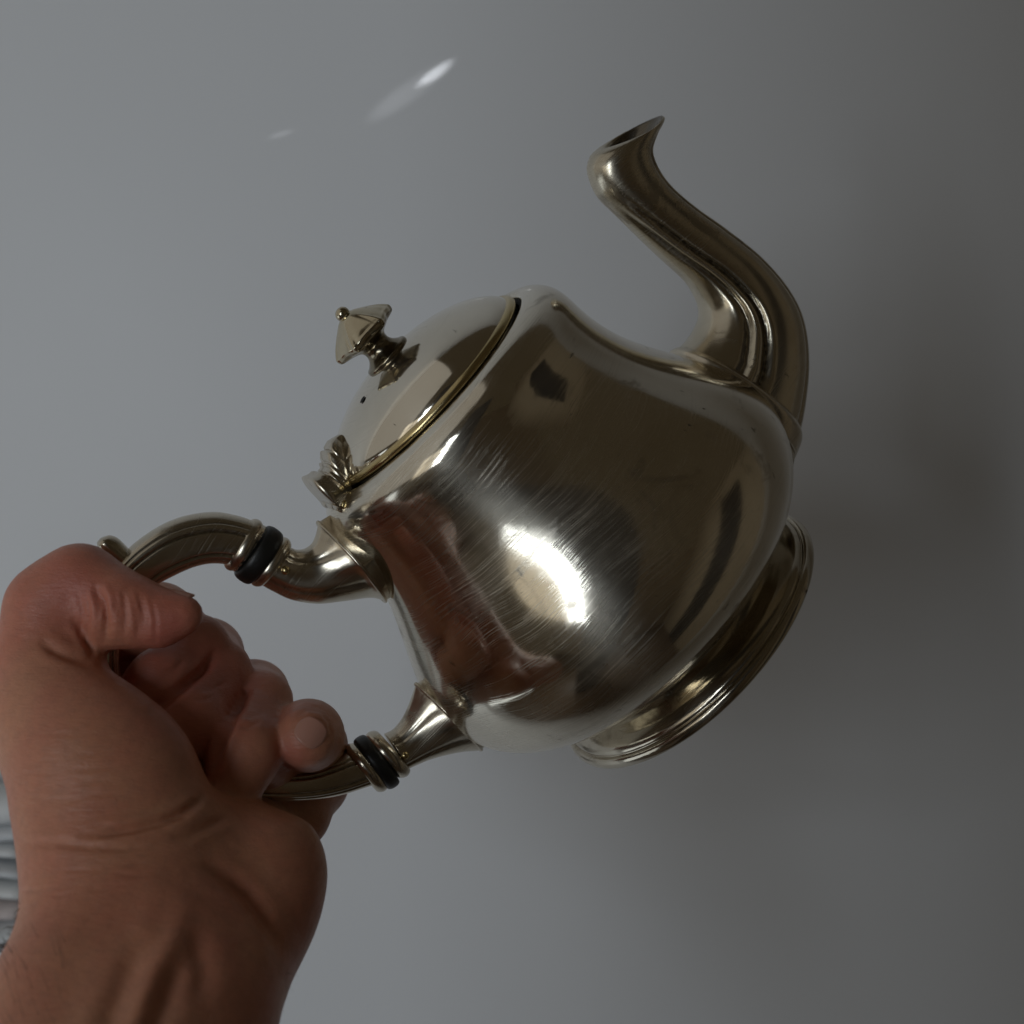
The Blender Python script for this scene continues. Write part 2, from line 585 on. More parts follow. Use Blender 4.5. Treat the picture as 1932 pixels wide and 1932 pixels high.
# hinge: stepped leaf on the lid, barrel with pin, lower leaf on the body
def stepped(name, prof, widths, mat, parent):
    """prof: outline rows (x_top, z_top, x_bot, z_bot) marching along; widths: half width in local Y"""
    rings = []
    for (xt, zt, xb, zb), w in zip(prof, widths):
        r = []
        for t in np.linspace(-1, 1, 13):
            s = max(0.0, 1 - abs(t) ** 6) ** 0.4
            r.append((xb + (xt - xb) * s, t * w, zb + (zt - zb) * s))
        for t in np.linspace(1, -1, 5):
            r.append((xb, t * w * 0.96, zb - 0.0004))
        rings.append(np.array(r))
    return obj(name, rings_mesh(name, rings), mat, parent)


rows, ws = [], []
NS = 90
for i in range(NS):
    t = i / (NS - 1)                      # 0 at the inner tip, 1 at the hinge end
    x = -R2 * 0.71 - t * (R2 * 0.48)
    zb = float(dome_z(np.array(min(-x, R2)))) - 0.0005 if -x < R2 else H + 0.0006
    hgt = 0.0026 + 0.0058 * t ** 1.3
    for s0 in (0.36, 0.53, 0.69):
        hgt -= 0.0008 * math.exp(-((t - s0) / 0.018) ** 2) - 0.0004 * math.exp(-((t - s0 - 0.06) / 0.04) ** 2)
    if t > 0.9:
        hgt *= math.sqrt(max(0.02, 1 - ((t - 0.9) / 0.1) ** 2))
    if t < 0.22:
        hgt *= math.sqrt(t / 0.22 + 0.01)
    rows.append((x, zb + hgt, x, zb - 0.001))
    ws.append(0.0012 + 0.0030 * min(1, t / 0.3) ** 0.9 + 0.0078 * (max(0, t - 0.12) / 0.88) ** 0.85)
hinge = stepped('hinge', rows, ws, M_TRIM, pot)


def tube(name, p0, p1, r, mat, parent, n=24, bev=0.15):
    p0, p1 = np.array(p0, float), np.array(p1, float)
    ax = (p1 - p0) / np.linalg.norm(p1 - p0)
    h = np.cross(ax, [0.3, 0.1, 1.0])
    h /= np.linalg.norm(h)
    k2 = np.cross(ax, h)
    th = np.linspace(0, 2 * math.pi, n, endpoint=False)
    rings = []
    b = bev * r
    for s, rr in ((0, r - b), (b * .3, r - b * .3), (b, r), (None, r), (-b * .3, r - b * .3), (-0.0, r - b)):
        if s is None:
            c = p1 - ax * b
        elif s < 0 or (s == 0 and rr == r - b and len(rings) > 3):
            c = p1 + ax * s * 0.3
        else:
            c = p0 + ax * s
        rings.append(c + rr * (np.cos(th)[:, None] * h + np.sin(th)[:, None] * k2))
    return obj(name, rings_mesh(name, rings), mat, parent)


HX, HZ = -R2 * 1.14, H - 0.0016
for y0, y1 in ((-0.0105, -0.0046), (-0.0043, 0.0043), (0.0046, 0.0105)):
    tube('hinge_knuckle', (HX, y0, HZ), (HX, y1, HZ), 0.0021, M_TRIM, hinge)
tube('hinge_pin', (HX, -0.0115, HZ), (HX, 0.0115, HZ), 0.0012, M_BRASS, hinge, bev=0.5)
rows, ws = [], []
for i in range(30):
    t = i / 29
    x = HX - 0.0012 + 0.0035 * t ** 2
    z = HZ - 0.0022 - 0.0062 * t
    rows.append((x - 0.0022 + 0.0012 * math.exp(-((t - .12) / .06) ** 2) - 0.0011 * math.exp(-((t - .82) / .09) ** 2), z, x + 0.006, z))
    ws.append(0.0100 - 0.0006 * t)
stepped('hinge_leaf', rows, ws, M_TRIM, hinge)


# ------------------------------------------------------------------ lofts in the pot's plane
def loft(name, st, mat, parent, M=120, N=96, grooves=None, cap0=True, cap1=True, post=None):
    """st rows: outer(u, v), inner(u, v), half width in Y, roundness exponent"""
    rows = []
    for (uo, vo), (ui, vi), w, p in st:
        A, B = pl(uo, vo), pl(ui, vi)
        rows.append([*A, *B, w, p])
    R = catmull(rows, M)
    th = np.linspace(0, 2 * math.pi, N, endpoint=False)
    rings = []
    gr = []
    for i, (ax, az, bx, bz, w, p) in enumerate(R):
        cx, cz, hx, hz = (ax + bx) / 2, (az + bz) / 2, (ax - bx) / 2, (az - bz) / 2
        c = np.sign(np.cos(th)) * np.abs(np.cos(th)) ** (2 / p)
        s = np.sign(np.sin(th)) * np.abs(np.sin(th)) ** (2 / p)
        f = np.ones(N)
        gv = np.zeros(N)
        if grooves:
            dv = grooves(i / (M - 1), np.cos(th), np.sin(th))
            f = f + dv
            gv = np.clip(-dv * 9, 0, 1)
        rings.append(np.c_[cx + hx * c * f, w * s * f, cz + hz * c * f])
        gr.append(gv)
    if post:
        rings = post(rings)
    me = rings_mesh(name, rings, cap0, cap1)
    if grooves:
        at = me.attributes.new('groove', 'FLOAT', 'POINT')
        g = np.zeros(len(me.vertices))
        flat = np.concatenate(gr)
        g[:len(flat)] = flat
        at.data.foreach_set('value', g.astype(np.float32))
    return obj(name, me, mat, parent)


def gau(x, s):
    return np.exp(-(x / s) ** 2)


def sst(a, b, x):
    x = min(1.0, max(0.0, (x - a) / (b - a)))
    return x * x * (3 - 2 * x)


# spout
def spout_grooves(t, c, s):
    # c = +1 outer (convex) edge, -1 inner edge ; raised leaf at the inner base, channel along the outer edge
    lat = np.abs(s)
    out = np.zeros_like(c)
    f = 1 - sst(0.50, 0.66, t)
    c0 = -0.10 - 0.55 * max(0, (t - 0.12)) / 0.5            # line of the leaf edge
    out -= 0.115 * f * gau(c - c0, 0.07)
    out -= 0.08 * f * gau(c - (c0 - 0.30), 0.06)
    out += 0.05 * f * gau(c - (c0 - 0.15), 0.09)
    f2 = sst(0.02, 0.12, t) * (1 - sst(0.70, 0.86, t))
    out -= 0.085 * f2 * gau(c - 0.78, 0.055)
    return out


spout_st = [((1480, 900), (1240, 690), .0170, 2.0),
            ((1492, 838), (1276, 664), .0165, 2.0),
            ((1504, 775), (1304, 638), .0155, 2.1),
            ((1513, 692), (1323, 606), .0142, 2.1),
            ((1506, 612), (1326, 582), .0128, 2.1),
            ((1480, 550), (1317, 558), .0112, 2.1),
            ((1430, 488), (1296, 528), .0096, 2.1),
            ((1364, 433), (1250, 487), .0083, 2.1),
            ((1311, 395), (1201, 441), .0077, 2.1),
            ((1266, 357), (1160, 401), .0076, 2.1),
            ((1240, 323), (1128, 366), .0077, 2.1),
            ((1227, 287), (1112, 325), .0077, 2.1),
            ((1236, 253), (1116, 298), .0074, 2.1),
            ((1247, 234), (1128, 284), .0070, 1.8),
            ((1252, 222), (1141, 280), .0066, 1.65),
            ((1248, 218), (1150, 284), .0062, 1.65)]


def mouth_tilt(t0, t1):
    def f(rings):
        n_ = len(rings) - 1
        for i_, r_ in enumerate(rings):
            q_ = sst(t0, t1, i_ / n_) if t1 > t0 else 1 - sst(t1, t0, i_ / n_)
            sh = -0.20 * r_[:, 1] * NEAR * q_
            r_[:, 0] += 0.3 * sh
            r_[:, 2] += 0.95 * sh
        return rings
    return f


spout = loft('spout', spout_st, M_SPOUT, pot, 260, 128, spout_grooves, cap1=False, post=mouth_tilt(0.62, 0.97))
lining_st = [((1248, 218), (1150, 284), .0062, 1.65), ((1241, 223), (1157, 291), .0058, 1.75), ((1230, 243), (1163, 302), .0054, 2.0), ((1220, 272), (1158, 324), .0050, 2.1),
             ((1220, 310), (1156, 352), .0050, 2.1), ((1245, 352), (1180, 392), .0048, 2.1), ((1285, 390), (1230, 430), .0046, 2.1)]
loft('spout_lining', lining_st, M_DARKSILVER, spout, 60, 128, cap0=False, post=mouth_tilt(0.7, 0.05))  # inside of the spout has a darker base colour than the outside

# raised collar where the spout meets the body
cl = []
for k_, w_ in ((0, .0166), (1, .0172)):
    pass
collar_st = [((1486, 868), (1258, 676), .0176, 2.0), ((1494, 846), (1268, 668), .0182, 2.0), ((1497, 833), (1272, 660), .0180, 2.0), ((1497, 822), (1280, 655), .0166, 2.0)]
loft('spout_collar', collar_st, M_TRIM, spout, 24, 128)


# handle: two sockets, two insulators between collars, ribbed grip
def sock_g(t, c, s):
    return -0.05 * gau(c - 0.55, 0.08) * (1 - sst(.55, .9, t)) - 0.05 * gau(c + 0.6, 0.08) * (1 - sst(.55, .9, t))


up_sock = [((549, 1033), (487, 1100), .0056, 2.2),
           ((560, 1037), (515, 1116), .0054, 2.0),
           ((575, 1035), (551, 1132), .0054, 1.95),
           ((588, 1026), (600, 1139), .0060, 1.8),
           ((595, 1012), (650, 1134), .0074, 1.65),
           ((599, 996), (700, 1128), .0094, 1.5),
           ((600, 986), (727, 1134), .0106, 1.42),
           ((604, 983), (731, 1131), .0107, 1.42),
           ((640, 962), (768, 1108), .0104, 1.0)]
lo_sock = [((768, 1449), (727, 1386), .0056, 2.2),
           ((785, 1442), (744, 1376), .0056, 2.0),
           ((810, 1432), (760, 1356), .0060, 1.95),
           ((840, 1424), (771, 1333), .0070, 1.8),
           ((872, 1418), (779, 1310), .0084, 1.65),
           ((900, 1416), (783, 1296), .0098, 1.5),
           ((907, 1414), (785, 1291), .0106, 1.42),
           ((911, 1411), (789, 1288), .0107, 1.42),
           ((945, 1384), (824, 1262), .0102, 1.0)]


def shift_kite(frac):
    def f(rings):
        return rings
    return f


sock_u = loft('handle_socket', up_sock, M_TRIM, pot, 90, 96, sock_g)
sock_l = loft('handle_socket', lo_sock, M_TRIM, pot, 90, 96, sock_g)


def plate_rim(st, parent, r=0.00055):
    """a fine raised bead round the foot plate of a socket"""
    (uo, vo), (ui, vi), w, p = st
    A, B = pl(uo, vo), pl(ui, vi)
    c, h = (A + B) / 2, (A - B) / 2
    N = 72
    th = np.linspace(0, 2 * math.pi, N, endpoint=False)
    cs = np.sign(np.cos(th)) * np.abs(np.cos(th)) ** (2 / p)
    sn = np.sign(np.sin(th)) * np.abs(np.sin(th)) ** (2 / p)
    P = np.c_[c[0] + h[0] * cs, w * sn, c[1] + h[1] * cs]
    T = np.roll(P, -1, 0) - np.roll(P, 1, 0)
    T /= np.linalg.norm(T, axis=1)[:, None]
    ax = np.array([h[1], 0, -h[0]]) / np.linalg.norm(h)
    rad = np.cross(T, ax)
    V, Fc = [], []
    for i in range(N):
        for a_ in range(10):
            q_ = a_ * 2 * math.pi / 10
            V.append(P[i] + r * (math.cos(q_) * rad[i] + math.sin(q_) * ax))
    for i in range(N):
        for a_ in range(10):
            i2, a2 = (i + 1) % N, (a_ + 1) % 10
            Fc.append((i * 10 + a_, i2 * 10 + a_, i2 * 10 + a2, i * 10 + a2))
    obj('plate_rim', recalc(mesh('plate_rim', V, Fc)), M_TRIM, parent)


plate_rim(up_sock[6], sock_u)
plate_rim(lo_sock[6], sock_l)


def ring_band(name, c0, half, ax, rows, mat, parent):
    """rows (offset along ax in px, radius factor) lathe-like band around the handle"""
    st = []
    for off, rf in rows:
        c = np.array(c0) + np.array(ax) * off
        h = np.array(half) * rf
        st.append((tuple(c + h), tuple(c - h), 0.0, 2.0))
    rr = []
    for (o, i, _, _), (off, rf) in zip(st, rows):
        A, B = pl(*o), pl(*i)
        rr.append((A, B))
    rings = []
    N = 64
    th = np.linspace(0, 2 * math.pi, N, endpoint=False)
    R = catmull([[*A, *B] for A, B in rr], len(rr) * 6)
    for ax_, az_, bx_, bz_ in R:
        hw = math.hypot(ax_ - bx_, az_ - bz_) / 2
        rings.append(np.c_[(ax_ + bx_) / 2 + (ax_ - bx_) / 2 * np.cos(th), hw * 0.92 * np.sin(th), (az_ + bz_) / 2 + (az_ - bz_) / 2 * np.cos(th)])
    return obj(name, rings_mesh(name, rings), mat, parent)


bead = [(-13, .80), (-12, .93), (-7, 1.02), (0, 1.06), (7, 1.02), (12, .93), (13, .80)]
grip_px = None
U_AX = np.array([48, 33.]) / np.hypot(48, 33)
L_AX = np.array([40, -25.]) / np.hypot(40, 25)
blk = [(-14, .78), (-13, .93), (-8, 1.0), (0, 1.02), (8, 1.0), (13, .93), (14, .78)]

grip_st = [((500, 992), (440, 1078), .0058, 2.4),
           ((484, 985), (429, 1066), .0060, 2.4),
           ((445, 972), (398, 1063), .0062, 2.4),
           ((400, 966), (364, 1070), .0063, 2.4),
           ((340, 976), (327, 1086), .0063, 2.4),
           ((284, 1003), (291, 1107), .0063, 2.4),
           ((228, 1050), (256, 1140), .0062, 2.4),
           ((182, 1120), (232, 1185), .0060, 2.4),
           ((164, 1200), (224, 1235), .0059, 2.4),
           ((168, 1280), (232, 1290), .0058, 2.4),
           ((200, 1365), (262, 1345), .0056, 2.4),
           ((260, 1432), (310, 1395), .0055, 2.4),
           ((340, 1480), (378, 1432), .0054, 2.4),
           ((425, 1502), (440, 1447), .0053, 2.4),
           ((505, 1509), (508, 1448), .0053, 2.4),
           ((582, 1507), (570, 1446), .0053, 2.4),
           ((640, 1498), (615, 1433), .0053, 2.4),
           ((692, 1482), (655, 1419), .0053, 2.4),
           ((730, 1470), (690, 1404), .0053, 2.4)]


def grip_g(t, c, s):
    o = np.zeros_like(c)
    for c0, dpt, wd in ((0.62, .05, .05), (0.30, .085, .055), (-0.50, .085, .055), (-0.74, .05, .045)):
        o -= dpt * gau(c - c0, wd)
    return o


grip = loft('handle_grip', grip_st, M_TRIM, pot, 260, 160, grip_g)
ring_band('collar', (459, 1028), (29, -44), U_AX, bead, M_TRIM, grip)
ring_band('insulator', (488, 1047), (34, -48), U_AX, [(o * 1.3, r) for o, r in blk], M_BLACK, pot)
ring_band('collar', (510, 1060), (31, -42), U_AX, bead, M_TRIM, sock_u)
ring_band('collar', (691, 1448), (31, 40), L_AX, bead, M_TRIM, grip)
ring_band('insulator', (710, 1437.5), (32.5, 45), L_AX, [(o * 1.0, r) for o, r in blk], M_BLACK, pot)
ring_band('collar', (731, 1423), (32, 38), L_AX, [(o * 1.1, r) for o, r in bead], M_TRIM, sock_l)

# thumb rest: a small curled spur on the back of the grip
sp = [((262, 1085), (232, 1030), .0040, 2.1), ((244, 1088), (243, 1036), .0040, 2.1), ((226, 1084), (236, 1028), .0038, 2.1), ((208, 1068), (222, 1015), .0036, 2.1),
      ((192, 1046), (208, 1010), .0034, 2.1), ((184, 1032), (198, 1012), .0028, 2.1), ((183, 1024), (192, 1014), .0016, 2.1)]
loft('thumb_rest', sp, M_TRIM, grip, 60, 48)


def rivet(uv, y, parent):
    x, z = pl(*uv, y=y)
    bm = bmesh.new()
    bmesh.ops.create_uvsphere(bm, u_segments=20, v_segments=12, radius=0.00115)
    bmesh.ops.translate(bm, vec=(x, y, z), verts=bm.verts)
    me = bpy.data.meshes.new('rivet')
    bm.to_mesh(me)
    bm.free()
    obj('rivet', me, M_BRASS, parent)


rivet((539, 1076), NEAR * 0.0054, sock_u)
rivet((764, 1425), NEAR * 0.0050, sock_l)

# ------------------------------------------------------------------ the hand
GRP = {}


def prims(grp, rows, links=None):
    pts = [(P3(u_, v_, d_), r_ * d_ / F_PX) for u_, v_, d_, r_ in rows]
    if links is None:
        links = [(i, i + 1) for i in range(len(pts) - 1)]
    GRP.setdefault(grp, [])
    for i, j in links:
        GRP[grp].append((pts[i][0], pts[j][0], pts[i][1], pts[j][1]))


# (u, v, depth, radius) : thumb, from its tip back to the wrist
prims('thumb', [(349, 1160, .314, 35), (300, 1166, .315, 48), (228, 1150, .316, 66), (150, 1106, .319, 72), (100, 1150, .319, 82), (88, 1240, .316, 88)])
prims('palm', [(84, 1245, .316, 80), (106, 1345, .310, 104), (170, 1440, .304, 134), (185, 1540, .300, 134)])
prims('palm', [(180, 1415, .306, 92), (215, 1450, .304, 98), (248, 1490, .302, 104), (260, 1560, .300, 115)])
# heel of the hand on the little finger side
prims('palm', [(445, 1600, .315, 66), (485, 1645, .312, 112), (465, 1720, .306, 112), (425, 1800, .298, 112)])
prims('palm', [(300, 1600, .306, 120), (400, 1660, .308, 120)])
# back of the hand, behind the handle
prims('palm', [(190, 1540, .318, 120), (120, 1330, .352, 95), (140, 1190, .372, 80)])
prims('palm', [(300, 1600, .325, 120), (230, 1420, .375, 95), (250, 1260, .385, 75)])
prims('palm', [(440, 1640, .325, 105), (370, 1500, .375, 90), (360, 1350, .385, 72)])
prims('palm', [(470, 1640, .325, 100), (480, 1560, .362, 75)])
# wrist and forearm
prims('palm', [(188, 1560, .300, 125), (192, 1660, .293, 122), (196, 1740, .288, 116), (168, 1830, .281, 128), (130, 1930, .272, 146), (60, 2250, .245, 210)])
prims('palm', [(425, 1800, .298, 108), (380, 1870, .286, 132), (340, 1960, .275, 148), (240, 2250, .248, 230)])
prims('palm', [(300, 1640, .298, 130), (295, 1800, .287, 128), (250, 1950, .273, 140), (160, 2250, .246, 220)])
# fingers, knuckle to tip
prims('index', [(150, 1180, .372, 70), (300, 1170, .372, 66), (372, 1222, .340, 56), (300, 1284, .326, 54), (245, 1335, .322, 48)])
prims('middle', [(250, 1260, .385, 72), (390, 1235, .375, 64), (412, 1268, .342, 56), (352, 1362, .322, 60), (315, 1430, .320, 52)])
prims('ring', [(350, 1360, .385, 70), (480, 1310, .375, 60), (492, 1324, .344, 54), (462, 1420, .322, 62), (430, 1502, .318, 58)])
prims('ring', [(462, 1425, .325, 52), (500, 1444, .338, 40), (545, 1455, .348, 28)])
prims('little', [(470, 1560, .350, 66), (560, 1540, .362, 56), (600, 1480, .374, 52), (594, 1408, .356, 56), (581, 1387, .334, 62), (577, 1392, .326, 58)])

lo = np.array([-0.165, 0.235, CAM_Z - 0.150])
hi = np.array([-0.030, 0.415, CAM_Z - 0.002])
STEP = 0.0010
nx, ny, nz = [int(math.ceil(v / STEP)) + 1 for v in (hi - lo)]
gx = (lo[0] + STEP * np.arange(nx)).astype(np.float32)
gy = (lo[1] + STEP * np.arange(ny)).astype(np.float32)
gz = (lo[2] + STEP * np.arange(nz)).astype(np.float32)
X, Y, Z = np.meshgrid(gx, gy, gz, indexing='ij')


def smin(a_, b_, kk):
    h_ = np.clip(0.5 + 0.5 * (b_ - a_) / kk, 0, 1)
    return b_ + (a_ - b_) * h_ - kk * h_ * (1 - h_)


def cone_d(p0, p1, r0, r1):
    ba = (p1 - p0).astype(np.float32)
    L2 = float(ba @ ba)
    px, py, pz = X - np.float32(p0[0]), Y - np.float32(p0[1]), Z - np.float32(p0[2])
    t = np.clip((px * ba[0] + py * ba[1] + pz * ba[2]) / L2, 0, 1)
    px -= t * ba[0]
    py -= t * ba[1]
    pz -= t * ba[2]
    return np.sqrt(px * px + py * py + pz * pz) - np.float32(r0) - t * np.float32(r1 - r0)


KU = {'thumb': 0.0012, 'palm': 0.005}
KS = {'palm': 0.009, 'thumb': 0.005, 'index': 0.004, 'middle': 0.004, 'ring': 0.004, 'little': 0.004}
SDF = None
for gname, pr in GRP.items():
    dg = None
    for p_ in pr:
        dd = cone_d(*p_)
        dg = dd if dg is None else smin(dg, dd, np.float32(KS[gname]))
    SDF = dg if SDF is None else smin(SDF, dg, np.float32(KU.get(gname, 0.0010)))


def surface_nets(S):
    ins = S < 0
    nx_, ny_, nz_ = S.shape
    cs = np.zeros((nx_ - 1, ny_ - 1, nz_ - 1), np.int8)
    for i in (0, 1):
        for j in (0, 1):
            for k_ in (0, 1):
                cs += ins[i:nx_ - 1 + i, j:ny_ - 1 + j, k_:nz_ - 1 + k_]
    act = (cs > 0) & (cs < 8)
    ci = np.argwhere(act)
    idx = -np.ones(act.shape, np.int64)
    idx[act] = np.arange(len(ci))
    acc = np.zeros((len(ci), 3))
    cnt = np.zeros(len(ci))
    corners = [(i, j, k_) for i in (0, 1) for j in (0, 1) for k_ in (0, 1)]
    for c0 in corners:
        for ax_ in range(3):
            if c0[ax_]:
                continue
            c1 = list(c0)
            c1[ax_] = 1
            s0 = S[ci[:, 0] + c0[0], ci[:, 1] + c0[1], ci[:, 2] + c0[2]]
            s1 = S[ci[:, 0] + c1[0], ci[:, 1] + c1[1], ci[:, 2] + c1[2]]
            m = (s0 < 0) != (s1 < 0)
            t = np.where(m, s0 / np.where(m, s0 - s1, 1), 0)
            p = np.tile(np.array(c0, float), (len(ci), 1))
            p[:, ax_] += t
            acc[m] += p[m]
            cnt[m] += 1
    V = lo + STEP * (ci + acc / cnt[:, None])
    Fs = []
    for ax_ in range(3):
        b_, c_ = (ax_ + 1) % 3, (ax_ + 2) % 3
        sl0 = [slice(None)] * 3
        sl1 = [slice(None)] * 3
        sl0[ax_] = slice(0, -1)
        sl1[ax_] = slice(1, None)
        i0, i1 = ins[tuple(sl0)], ins[tuple(sl1)]
        e = np.argwhere(i0 != i1)
        ok = (e[:, b_] > 0) & (e[:, c_] > 0) & (e[:, b_] < S.shape[b_] - 1) & (e[:, c_] < S.shape[c_] - 1)
        e = e[ok]
        fl = i0[tuple(e.T)]

        def cell(db, dc_):
            q_ = e.copy()
            q_[:, b_] -= db
            q_[:, c_] -= dc_
            return idx[tuple(q_.T)]
        quad = np.c_[cell(1, 1), cell(0, 1), cell(0, 0), cell(1, 0)]
        quad[~fl] = quad[~fl][:, ::-1]
        Fs.append(quad)
    return V, np.concatenate(Fs)


HV, HF = surface_nets(SDF)
del X, Y, Z


def laplacian(V, Fc, it, lam=0.5):
    e = np.concatenate([Fc[:, [0, 1]], Fc[:, [1, 2]], Fc[:, [2, 3]], Fc[:, [3, 0]]])
    n = len(V)
    deg = np.bincount(e[:, 0], minlength=n) + np.bincount(e[:, 1], minlength=n)
    for _ in range(it):
        s = np.zeros_like(V)
        for c in range(3):
            s[:, c] = np.bincount(e[:, 0], V[e[:, 1], c], n) + np.bincount(e[:, 1], V[e[:, 0], c], n)
        V = V + lam * (s / np.maximum(deg, 1)[:, None] - V)
    return V


HV = laplacian(HV, HF, 3)
tmp = mesh('tmp', HV, HF)
to = bpy.data.objects.new('tmp', tmp)
COL.objects.link(to)
sm = to.modifiers.new('s', 'SUBSURF')
sm.levels = sm.render_levels = 1
ev = to.evaluated_get(bpy.context.evaluated_depsgraph_get()).to_mesh()
HV = np.zeros(len(ev.vertices) * 3)
ev.vertices.foreach_get('co', HV)
HV = HV.reshape(-1, 3)
HF = np.zeros(len(ev.loops), int)
ev.loops.foreach_get('vertex_index', HF)
HF = HF.reshape(-1, 4)
bpy.data.objects.remove(to)
bpy.data.meshes.remove(tmp)


def normals(V, Fc):
    fn = np.cross(V[Fc[:, 2]] - V[Fc[:, 0]], V[Fc[:, 3]] - V[Fc[:, 1]])
    N = np.zeros_like(V)
    for c in range(4):
        for a_ in range(3):
            N[:, a_] += np.bincount(Fc[:, c], fn[:, a_], len(V))
    return N / (np.linalg.norm(N, axis=1)[:, None] + 1e-12)


def seg_dist(p, poly):
    best = np.full(len(p), 1e9)
    poly = np.asarray(poly, float)
    s_ = np.zeros(len(p))
    L0 = 0.0
    for a_, b_ in zip(poly[:-1], poly[1:]):
        ab = b_ - a_
        t = np.clip(((p - a_) @ ab) / (ab @ ab), 0, 1)
        d = np.linalg.norm(p - a_ - t[:, None] * ab, axis=1)
        L1 = np.linalg.norm(ab)
        s_ = np.where(d < best, L0 + t * L1, s_)
        best = np.minimum(best, d)
        L0 += L1
    s_ = s_ / L0
    return best, np.clip(np.minimum(s_, 1 - s_) / 0.3, 0, 1) ** 0.8


# skin folds and tendons, pressed into the near side of the hand
uvp = np.c_[966 + F_PX * HV[:, 0] / HV[:, 1], 966 - F_PX * (HV[:, 2] - CAM_Z) / HV[:, 1]]
HN = normals(HV, HF)
if np.mean(np.einsum('ij,ij->i', HN, HV - HV.mean(0))) < 0:
    HF = HF[:, ::-1]
    HN = -HN
facing = np.clip(-HN[:, 1] * 3, 0, 1) * (HV[:, 1] < 0.335)
rf = random.Random(11)
folds = []
for i in range(17):                      # fine cross wrinkles of the thumb joint
    x_ = 150 + i * 9 + rf.uniform(-3, 3)
    y_ = 1098 + abs(x_ - 190) * 0.25
    folds.append(([(x_ - 6, y_ + rf.uniform(-8, 10)), (x_ + 4 + rf.uniform(-3, 3), y_ + 45), (x_ + rf.uniform(-6, 6), y_ + rf.uniform(85, 118))], rf.uniform(0.10, 0.30), 4.0))
for i in range(26):                      # fine lines across the wrist and the ball of the thumb
    x_, y_ = rf.uniform(20, 230), rf.uniform(1380, 1690)
    L_ = rf.uniform(50, 130)
    folds.append(([(x_, y_), (x_ + L_ * 0.5, y_ + rf.uniform(-5, 5)), (x_ + L_, y_ - rf.uniform(0, 14))], rf.uniform(0.05, 0.16), 4.0))
for cx_, cy_, ax_, ay_ in ((404, 1300, 26, -16), (392, 1318, 26, -16), (478, 1352, 26, -12), (470, 1370, 26, -12), (330, 1262, 20, -20)):
    folds.append(([(cx_ - ax_, cy_ - ay_ * 0.2), (cx_, cy_), (cx_ + ax_, cy_ + ay_)], 0.3, 5.0))
folds.append(([(560, 1352), (580, 1336), (606, 1340), (624, 1362), (626, 1385), (612, 1402)], 0.45, 5.0))
folds.append(([(412, 1222), (385, 1262), (345, 1295), (300, 1330), (285, 1350)], 1.3, 8.0))
folds.append(([(472, 1270), (462, 1310), (440, 1352), (420, 1395), (400, 1460)], 1.3, 8.0))
folds += [  # polyline, depth mm, width px
    ([(145, 1579), (200, 1573), (255, 1564), (305, 1551), (345, 1535), (375, 1512), (397, 1488)], 1.0, 8),
    ([(320, 1582), (360, 1574), (393, 1560), (420, 1545), (442, 1528)], 0.45, 8),
    ([(378, 1626), (425, 1655), (465, 1688), (490, 1720), (509, 1753), (538, 1819)], 0.9, 13),
    ([(136, 1162), (155, 1192), (172, 1226), (176, 1246)], 0.6, 7),
    ([(178, 1104), (194, 1135), (200, 1170), (200, 1215)], 0.9, 9),
    ([(73, 1209), (100, 1225), (130, 1238), (176, 1252)], 0.7, 9),
    ([(232, 1110), (236, 1160), (228, 1215)], 0.4, 7),
    ([(262, 1120), (266, 1165), (258, 1212)], 0.3, 7),
    ([(215, 1100), (222, 1160), (215, 1215)], 0.3, 6),
    ([(30, 1590), (120, 1592), (200, 1600), (280, 1598)], 0.35, 8),
    ([(350, 1790), (320, 1860), (270, 1985)], 1.1, 22),
    ([(275, 1760), (235, 1850), (180, 1985)], 0.9, 24),
    ([(365, 1750), (385, 1840), (365, 1900)], 0.7, 20),
]
ridges = [([(355, 1680), (322, 1785), (285, 1870), (235, 2000)], 1.2, 26),
          ([(315, 1660), (262, 1780), (225, 1850), (150, 2000)], 0.8, 32),
          ([(205, 1330), (260, 1420), (310, 1480)], 0.0, 30)]
disp = np.zeros(len(HV))
front = np.where(facing > 0)[0]
uvf = uvp[front]
for poly, dp, w in folds:
    d, tp = seg_dist(uvf, poly)
    disp[front] -= 1.35 * dp * 1e-3 * tp * (np.exp(-(d / w) ** 2) - 0.25 * np.exp(-((d - 2.2 * w) / (1.2 * w)) ** 2))
for poly, dp, w in ridges:
    d, tp = seg_dist(uvf, poly)
    disp[front] += dp * 1e-3 * tp * np.exp(-(d / w) ** 2)
HV = HV + HN * (disp * facing)[:, None]
pinkness = np.zeros(len(HV))
for uc, vc, rr in ((545, 1428, 50), (310, 1190, 70), (140, 1120, 90), (400, 1300, 130)):
    pinkness = np.maximum(pinkness, np.exp(-(((uvp[:, 0] - uc) ** 2 + (uvp[:, 1] - vc) ** 2) / rr ** 2)))

base = P3(300, 1932, 0.275)
hand = mesh('hand', HV - base, HF)
at = hand.attributes.new('pink', 'FLOAT', 'POINT')
at.data.foreach_set('value', pinkness.astype(np.float32))
hand_o = obj('hand', hand, M_SKIN)
hand_o.location = base
tag(hand_o, 'bare left hand and wrist gripping the teapot handle, thumb on top', 'hand')


